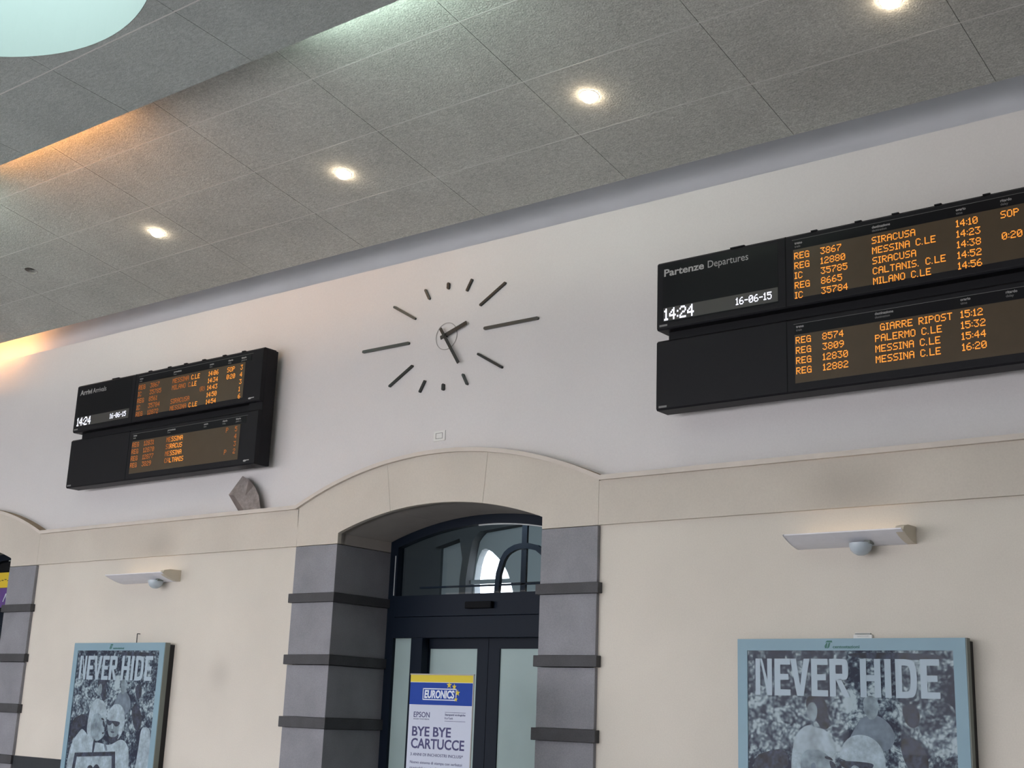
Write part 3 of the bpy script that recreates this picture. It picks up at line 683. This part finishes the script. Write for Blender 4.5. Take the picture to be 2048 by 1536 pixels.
def poster(x0, wid, label, name='poster_case'):
    P = empty(name, (x0, 0, .43)); tag(P, label, 'poster')
    H = 2.0; b = .108; y0, y1 = -.17, -.085
    MB().box((.04, -.085, .04), (wid-.004, 0, H-.025), 'case_back').build('case_back', P)
    m = MB()
    m.box((0, y0, 0), (b, y1, H), 'case'); m.box((wid-b-.02, y0, 0), (wid-.012, y1, H), 'case')
    m.box((b, y0, H-b-.005), (wid-b-.02, y1, H), 'case'); m.box((b, y0, 0), (wid-b-.02, y1, b), 'case')
    m.box((wid-.012, y0+.004, 0), (wid, y1, H), 'case_side'); m.build('case_frame', P)
    MB().box((b, -.160, b), (wid-b-.02, -.10, H-b-.005), 'p_photo').build('poster_print', P, loc=None)
    pr = P.children[-1] if P.children else None
    u0, zt = b, H-b-.005
    prn = [o for o in bpy.data.objects if o.parent == P and o.name.startswith('poster_print')][0]
    sx = (wid-2*b-.02)/2.06
    for (n, k, st, pts) in ART:
        if n != 'printed_tablet':
            for _ in range(2): pts = [q_ for p_, r_ in zip(pts, pts[1:]+pts[:1]) for q_ in ((p_[0]*.75+r_[0]*.25, p_[1]*.75+r_[1]*.25), (p_[0]*.25+r_[0]*.75, p_[1]*.25+r_[1]*.75))]
        MB().quad([(u0+a*sx, -.160-.0006*st, zt+max(c, -1.775)) for a, c in pts], k).build(n, prn, recalc=False)
    w_ = block_word(.088, zt-.43, .352)
    w_.v = [(u0+a*sx, -.1665, c) for a, _, c in w_.v]; w_.build('poster_lettering', prn, recalc=False)
    MB().quad([(b, -.1685, b), (wid-b-.02, -.1685, b), (wid-b-.02, -.1685, H-b-.005), (b, -.1685, H-b-.005)], 'cover').build('cover_glass', P, recalc=False)
    # emblem and line of small lettering on the top rail
    m = MB(); ex, ez, yy = wid*.405, H-.092, y0-.002
    def q(p): m.quad([(ex+a, yy, ez+c) for a, c in p], 'green')
    q([(.012, .055), (.085, .055), (.080, .072), (.030, .072)]); q([(.004, .020), (.022, .050), (.036, .050), (.026, .0), (.008, .0)])
    q([(.046, .052), (.066, .052), (.052, .008), (.036, -.002), (.030, .0)]); m.build('green_emblem', P, recalc=False)
    text('rail_lettering', 'centostazioni', 'green', ex+.088, yy, ez, h=.028, width=.27, parent=P, bold=.02)
    return P
poster(-6.425, 2.309, 'blue-grey framed NEVER HIDE poster case on the cream wall below the departures board')
poster(-17.892, 2.245, 'blue-grey framed NEVER HIDE poster case on the wall below the arrivals board')
# bracket and wire above the cases
m = MB(); m.box((-5.254, -.03, 2.40), (-5.063, -.0, 2.475), 'white'); m.box((-5.235, -.038, 2.475), (-5.08, 0, 2.490), 'case_side'); m.box((-5.215, -.032, 2.455), (-5.10, -.03, 2.462), 'ring')
tag(m.build('wall_bracket', bevel=.004), 'small white bracket on the wall just above the right poster case', 'bracket')
m = MB().tube((-16.50, -.05, 2.42), (-16.505, -.05, 2.57), .007, 'wire', 8); m.tube((-16.505, -.05, 2.57), (-16.505, 0, 2.57), .006, 'wire', 6)
tag(m.build('hanging_wire'), 'short dark wire sticking up above the left poster case', 'wire')

# ================================================================== WALL UPLIGHTS
def uplight(x0, x1, gx, label):
    L = empty('wall_uplight', (x0, 0, 3.32)); tag(L, label, 'wall light', 'uplights on the cream wall'); W = x1-x0
    pr = [(0, 0), (-.06, .005), (-.16, .028), (-.25, .058), (-.345, .098), (-.345, .110), (-.25, .070), (-.16, .040), (-.06, .017), (0, .012)]
    MB().prism_x(pr, 0, W, 'alu').build('reflector_shell', L)
    for s, a, b in ((0, -.0, .012), (1, W-.07, W+.012)):
        e = [(0, 0), (-.06, .002), (-.16, .024), (-.25, .054), (-.325, .092), (-.30, .135), (-.20, .158), (-.05, .162), (0, .162)] if s else [(0, 0), (-.06, .005), (-.16, .028), (-.25, .058), (-.345, .098), (-.345, .112), (-.2, .11), (0, .11)]
        MB().prism_x(e, a, b, 'cream' if s else 'alu').build('end_cap', L)
    MB().tube((.08, -.12, .085), (W-.10, -.12, .085), .016, 'tube_off', 10).build('lamp_tube', L)
    g = [(0, -.108), (.035, -.103), (.07, -.085), (.098, -.053), (.110, -.014), (.110, .012), (0, .012)]
    MB().lathe(g, 'opal', 24, c=(gx-x0, -.15, .0)).build('opal_dome', L, smooth=True)
    MB().box((gx-x0+.06, -.2, .0), (gx-x0+.115, -.10, .03), 'case_side').build('dome_holder', L)
    return L
uplight(-5.824, -4.615, -5.10, 'grey wedge-shaped wall light above the right poster case, small dome beneath')
uplight(-17.053, -15.690, -16.06, 'grey wedge-shaped wall light above the left poster case, small dome beneath')

# ================================================================== DOWNLIGHTS
tilt = Matrix.Rotation(0.185833, 3, 'X')
tilt = Matrix.Rotation(-0.185833, 3, 'X')
def downlight(x, y, on, label):
    L = empty('ceiling_downlight', (x, y, z1(y))); tag(L, label, 'ceiling light', 'downlights in the ceiling panels')
    L.rotation_euler = (-0.185833, 0, 0)
    MB().lathe([(.096, .10), (.092, .002), (.095, -.003), (.104, -.003), (.106, .0)], 'trim_ring', 36).build('trim_ring', L, smooth=True)
    if on:
        MB().lathe([(0, -.070), (.036, -.065), (.066, -.048), (.085, -.022), (.091, .004), (.091, .02), (0, .022)], 'lamp_on', 32).build('lamp', L, smooth=True)
        ld = bpy.data.lights.new('downlight_beam', 'SPOT'); ld.energy = 12; ld.color = (1, .80, .60); ld.spot_size = radians(110); ld.spot_blend = .8; ld.shadow_soft_size = .06
        lo = bpy.data.objects.new('downlight_beam', ld); COL.objects.link(lo); lo.parent = L; lo.location = (0, 0, -.06)
    else:
        MB().lathe([(0, .035), (.03, .03), (.05, .045), (.09, .09)], 'frame_d', 24).build('lamp', L, smooth=True)
    return L
for (x, y), lb in zip(LAMPS, ('lit downlight farthest left in the grey ceiling, above the arrivals board', 'second lit downlight from the left, above and left of the clock', 'lit downlight above and right of the clock, third from the left', 'lit downlight nearest, at the top edge of the picture above the departures board')):
    downlight(x, y, True, lb)
downlight(-17.72, -1.832, False, 'unlit downlight in the grey ceiling at the far left')

# ================================================================== COVE TUBES
def cove(x0, x1, y, z, k, label):
    T = MB().tube((x0, y, z), (x1, y, z), .018, k, 10)
    T.box((x0, y-.03, z-.05), (x1, y+.02, z-.022), 'white')
    T.box((x0-.03, y-.02, z-.03), (x0, y+.02, z+.025), 'white'); T.box((x1, y-.02, z-.03), (x1+.03, y+.02, z+.025), 'white')
    tag(T.build('cove_tube_light'), label, 'tube light', 'tube lights hidden in the ceiling coves')
yc = -4.36; zc_ = z2(yc)+.07+.052
cove(-15.35, -12.55, yc, zc_, 'tube_warm', 'warm orange tube light in the cove behind the lower ceiling slab, at left')
cove(-9.25, -6.9, yc, zc_, 'tube_cool', 'cool white tube light in the cove behind the lower ceiling slab, top centre')
cove(-18.4, -15.9, yc, zc_, 'tube_cool', 'cool white tube light in the cove at the far left end of the slab')
yw = -.372; zw = z1(yw)+.06+.10
cove(-24.0, -20.9, yw, zw, 'tube_warm', 'warm orange tube light in the gap above the white wall, far left')

# ================================================================== SMALL WALL THINGS
m = MB().box((-10.911, .078, 4.955), (-10.715, .09, 5.088), 'white')
sk = m.build('wall_socket', bevel=.004); tag(sk, 'small white socket plate on the wall between clock and arch', 'socket')
a = MB()
for (p, q) in (((-10.872, 4.984), (-10.757, 4.989)), ((-10.872, 5.054), (-10.757, 5.059)), ((-10.872, 4.984), (-10.867, 5.059)), ((-10.762, 4.984), (-10.757, 5.059))):
    a.box((p[0], .074, p[1]), (q[0], .078, q[1]), 'ring')
a.build('socket_rim', sk)
f = [(-14.479, -.012, 4.79), (-14.671, -.075, 4.521), (-14.433, -.070, 4.27), (-13.985, -.050, 4.27), (-14.072, -.03, 4.477), (-14.199, -.02, 4.63), (-14.34, -.045, 4.49), (-14.30, -.082, 4.27), (-14.33, -.015, 4.72), (-14.54, -.085, 4.50)]
m = MB()
for t, k in (((0, 1, 9), 'card'), ((0, 9, 6, 8), 'card'), ((1, 2, 7, 9), 'card2'), ((9, 7, 6), 'card'), ((8, 6, 5), 'card2'), ((6, 7, 3, 4), 'card'), ((5, 6, 4), 'card')):
    m.quad([f[i] for i in t], k)
m.v = m.v+[(x, y+.006, z) for x, y, z in m.v]; nf = len(m.v)//2; m.f += [tuple(i+nf for i in fc[::-1]) for fc in m.f]; m.m = m.m*2
tag(m.build('folded_card', recalc=False), 'grey-brown folded fan of card standing on the ledge under the arrivals board', 'card')

# ================================================================== ROLL-UP BANNER
R_ = empty('roll_up_banner', (-9.90, -1.2, 0)); tag(R_, 'white, blue and yellow roll-up banner reading BYE BYE CARTUCCE in front of the glass doors', 'banner')
sheet = MB().box((0, 0, .09), (.90, .004, 1.678), 'bn_white'); sh = sheet.build('banner_sheet', R_)
MB().box((0, -.0012, 1.678), (.90, .004, 1.913), 'bn_blue').build('blue_band', sh)
MB().box((0, -.0012, 1.917), (.90, .004, 1.997), 'bn_yellow').build('yellow_band', sh)
MB().box((0, -.0012, 1.9125), (.90, .003, 1.9175), 'bn_letter').build('pale_line', sh)
MB().box((-.004, -.006, 1.993), (.906, .012, 2.006), 'trim_ring').build('top_rail', R_)
MB().box((.895, -.004, .09), (.906, .006, 1.995), 'trim_ring').build('side_edge', R_)
MB().tube((.45, .05, .05), (.45, .03, 1.99), .011, 'frame_d', 10).build('support_pole', R_)
MB().prism_x([(-.10, 0), (.14, 0), (.12, .07), (.03, .10), (-.04, .10), (-.09, .06)], -.02, .92, 'alu').build('base_cassette', R_, bevel=.004)
def frame_line(m, x0, x1, z0, z1_, t, y, k):
    m.box((x0, y, z0), (x1, y+.001, z0+t), k); m.box((x0, y, z1_-t), (x1, y+.001, z1_), k)
    m.box((x0, y, z0), (x0+t, y+.001, z1_), k); m.box((x1-t, y, z0), (x1, y+.001, z1_), k)
m = MB(); frame_line(m, .190, .672, 1.728, 1.852, .010, -.003, 'bn_letter'); m.build('logo_box', sh)
text('logo_lettering', 'EURONICS', 'bn_letter', .215, -.003, 1.752, h=.078, width=.428, parent=sh, bold=.035, shear=.1)
for (u, z, r) in ((.565, 1.890, .040), (.638, 1.872, .034), (.688, 1.810, .036), (.668, 1.742, .028)):
    pts = [(u+(r if i % 2 == 0 else r*.42)*sin(i*pi/5), z+(r if i % 2 == 0 else r*.42)*cos(i*pi/5)) for i in range(10)]
    s = MB(); s.quad([(a, -.0036, b) for a, b in pts], 'bn_yellow'); s.build('logo_star', sh, recalc=False)
text('maker_lettering', 'EPSON', 'bn_navy', .073, -.001, 1.545, h=.056, width=.232, parent=sh, bold=.006)
text('small_lettering', 'EXCEED YOUR VISION', 'bn_navy', .073, -.001, 1.520, h=.012, width=.225, parent=sh)
m = MB(); m.box((.52, -.001, 1.603), (.81, 0, 1.607), 'bn_navy'); m.box((.52, -.001, 1.513), (.81, 0, 1.517), 'bn_navy'); m.build('rule_line', sh)
text('small_lettering', 'Stampanti ecologiche', 'bn_navy', .522, -.001, 1.572, h=.020, width=.285, parent=sh, bold=.01)
text('small_lettering', 'EcoTank', 'bn_navy', .522, -.001, 1.535, h=.020, width=.115, parent=sh)
text('headline', 'BYE', 'bn_navy', .062, -.001, 1.350, h=.096, width=.252, parent=sh, bold=.022)
text('headline', 'BYE', 'bn_navy', .366, -.001, 1.350, h=.096, width=.252, parent=sh, bold=.022)
text('headline', 'CARTUCCE', 'bn_navy', .055, -.001, 1.222, h=.100, width=.755, parent=sh, bold=.022)
text('subline', '3 ANNI DI INCHIOSTRI INCLUSI*', 'bn_navy', .055, -.001, 1.142, h=.030, width=.745, parent=sh)
text('body_text', 'Nuovo sistema di stampa con serbatoi', 'bn_navy', .055, -.001, 1.062, h=.028, width=.735, parent=sh)
text('body_text', 'ricaricabili tramite flaconi di inchiostro', 'bn_navy', .055, -.001, 1.003, h=.028, width=.74, parent=sh)

# ================================================================== SIGN IN THE FAR DOORWAY
G = MB().box((-23.3, .70, 3.10), (-20.7, .78, 3.76), 'frame_d').build('shop_sign'); tag(G, 'yellow and purple shop sign in the doorway at the far left edge', 'sign')
MB().box((-23.28, .69, 3.47), (-20.72, .70, 3.74), 'sg_yellow').build('yellow_panel', G)
MB().box((-23.28, .69, 3.12), (-20.72, .70, 3.465), 'sg_purple').build('purple_panel', G)
m = MB()
for i in range(26): m.box((-23.2+i*.095, .685, 3.585+.01*(i % 3)), (-23.14+i*.095, .69, 3.600+.01*(i % 3)), 'sg_ink')
m.box((-23.2, .685, 3.53), (-21.9, .69, 3.538), 'sg_ink'); m.build('small_marks', G)
m = MB()
for i in range(9):
    x = -23.1+i*.26; m.tube((x, .686, 3.22), (x+.07, .686, 3.36), .010, 'bn_letter', 6); m.tube((x+.07, .686, 3.36), (x+.11, .686, 3.24), .010, 'bn_letter', 6)
m.build('pale_strokes', G)
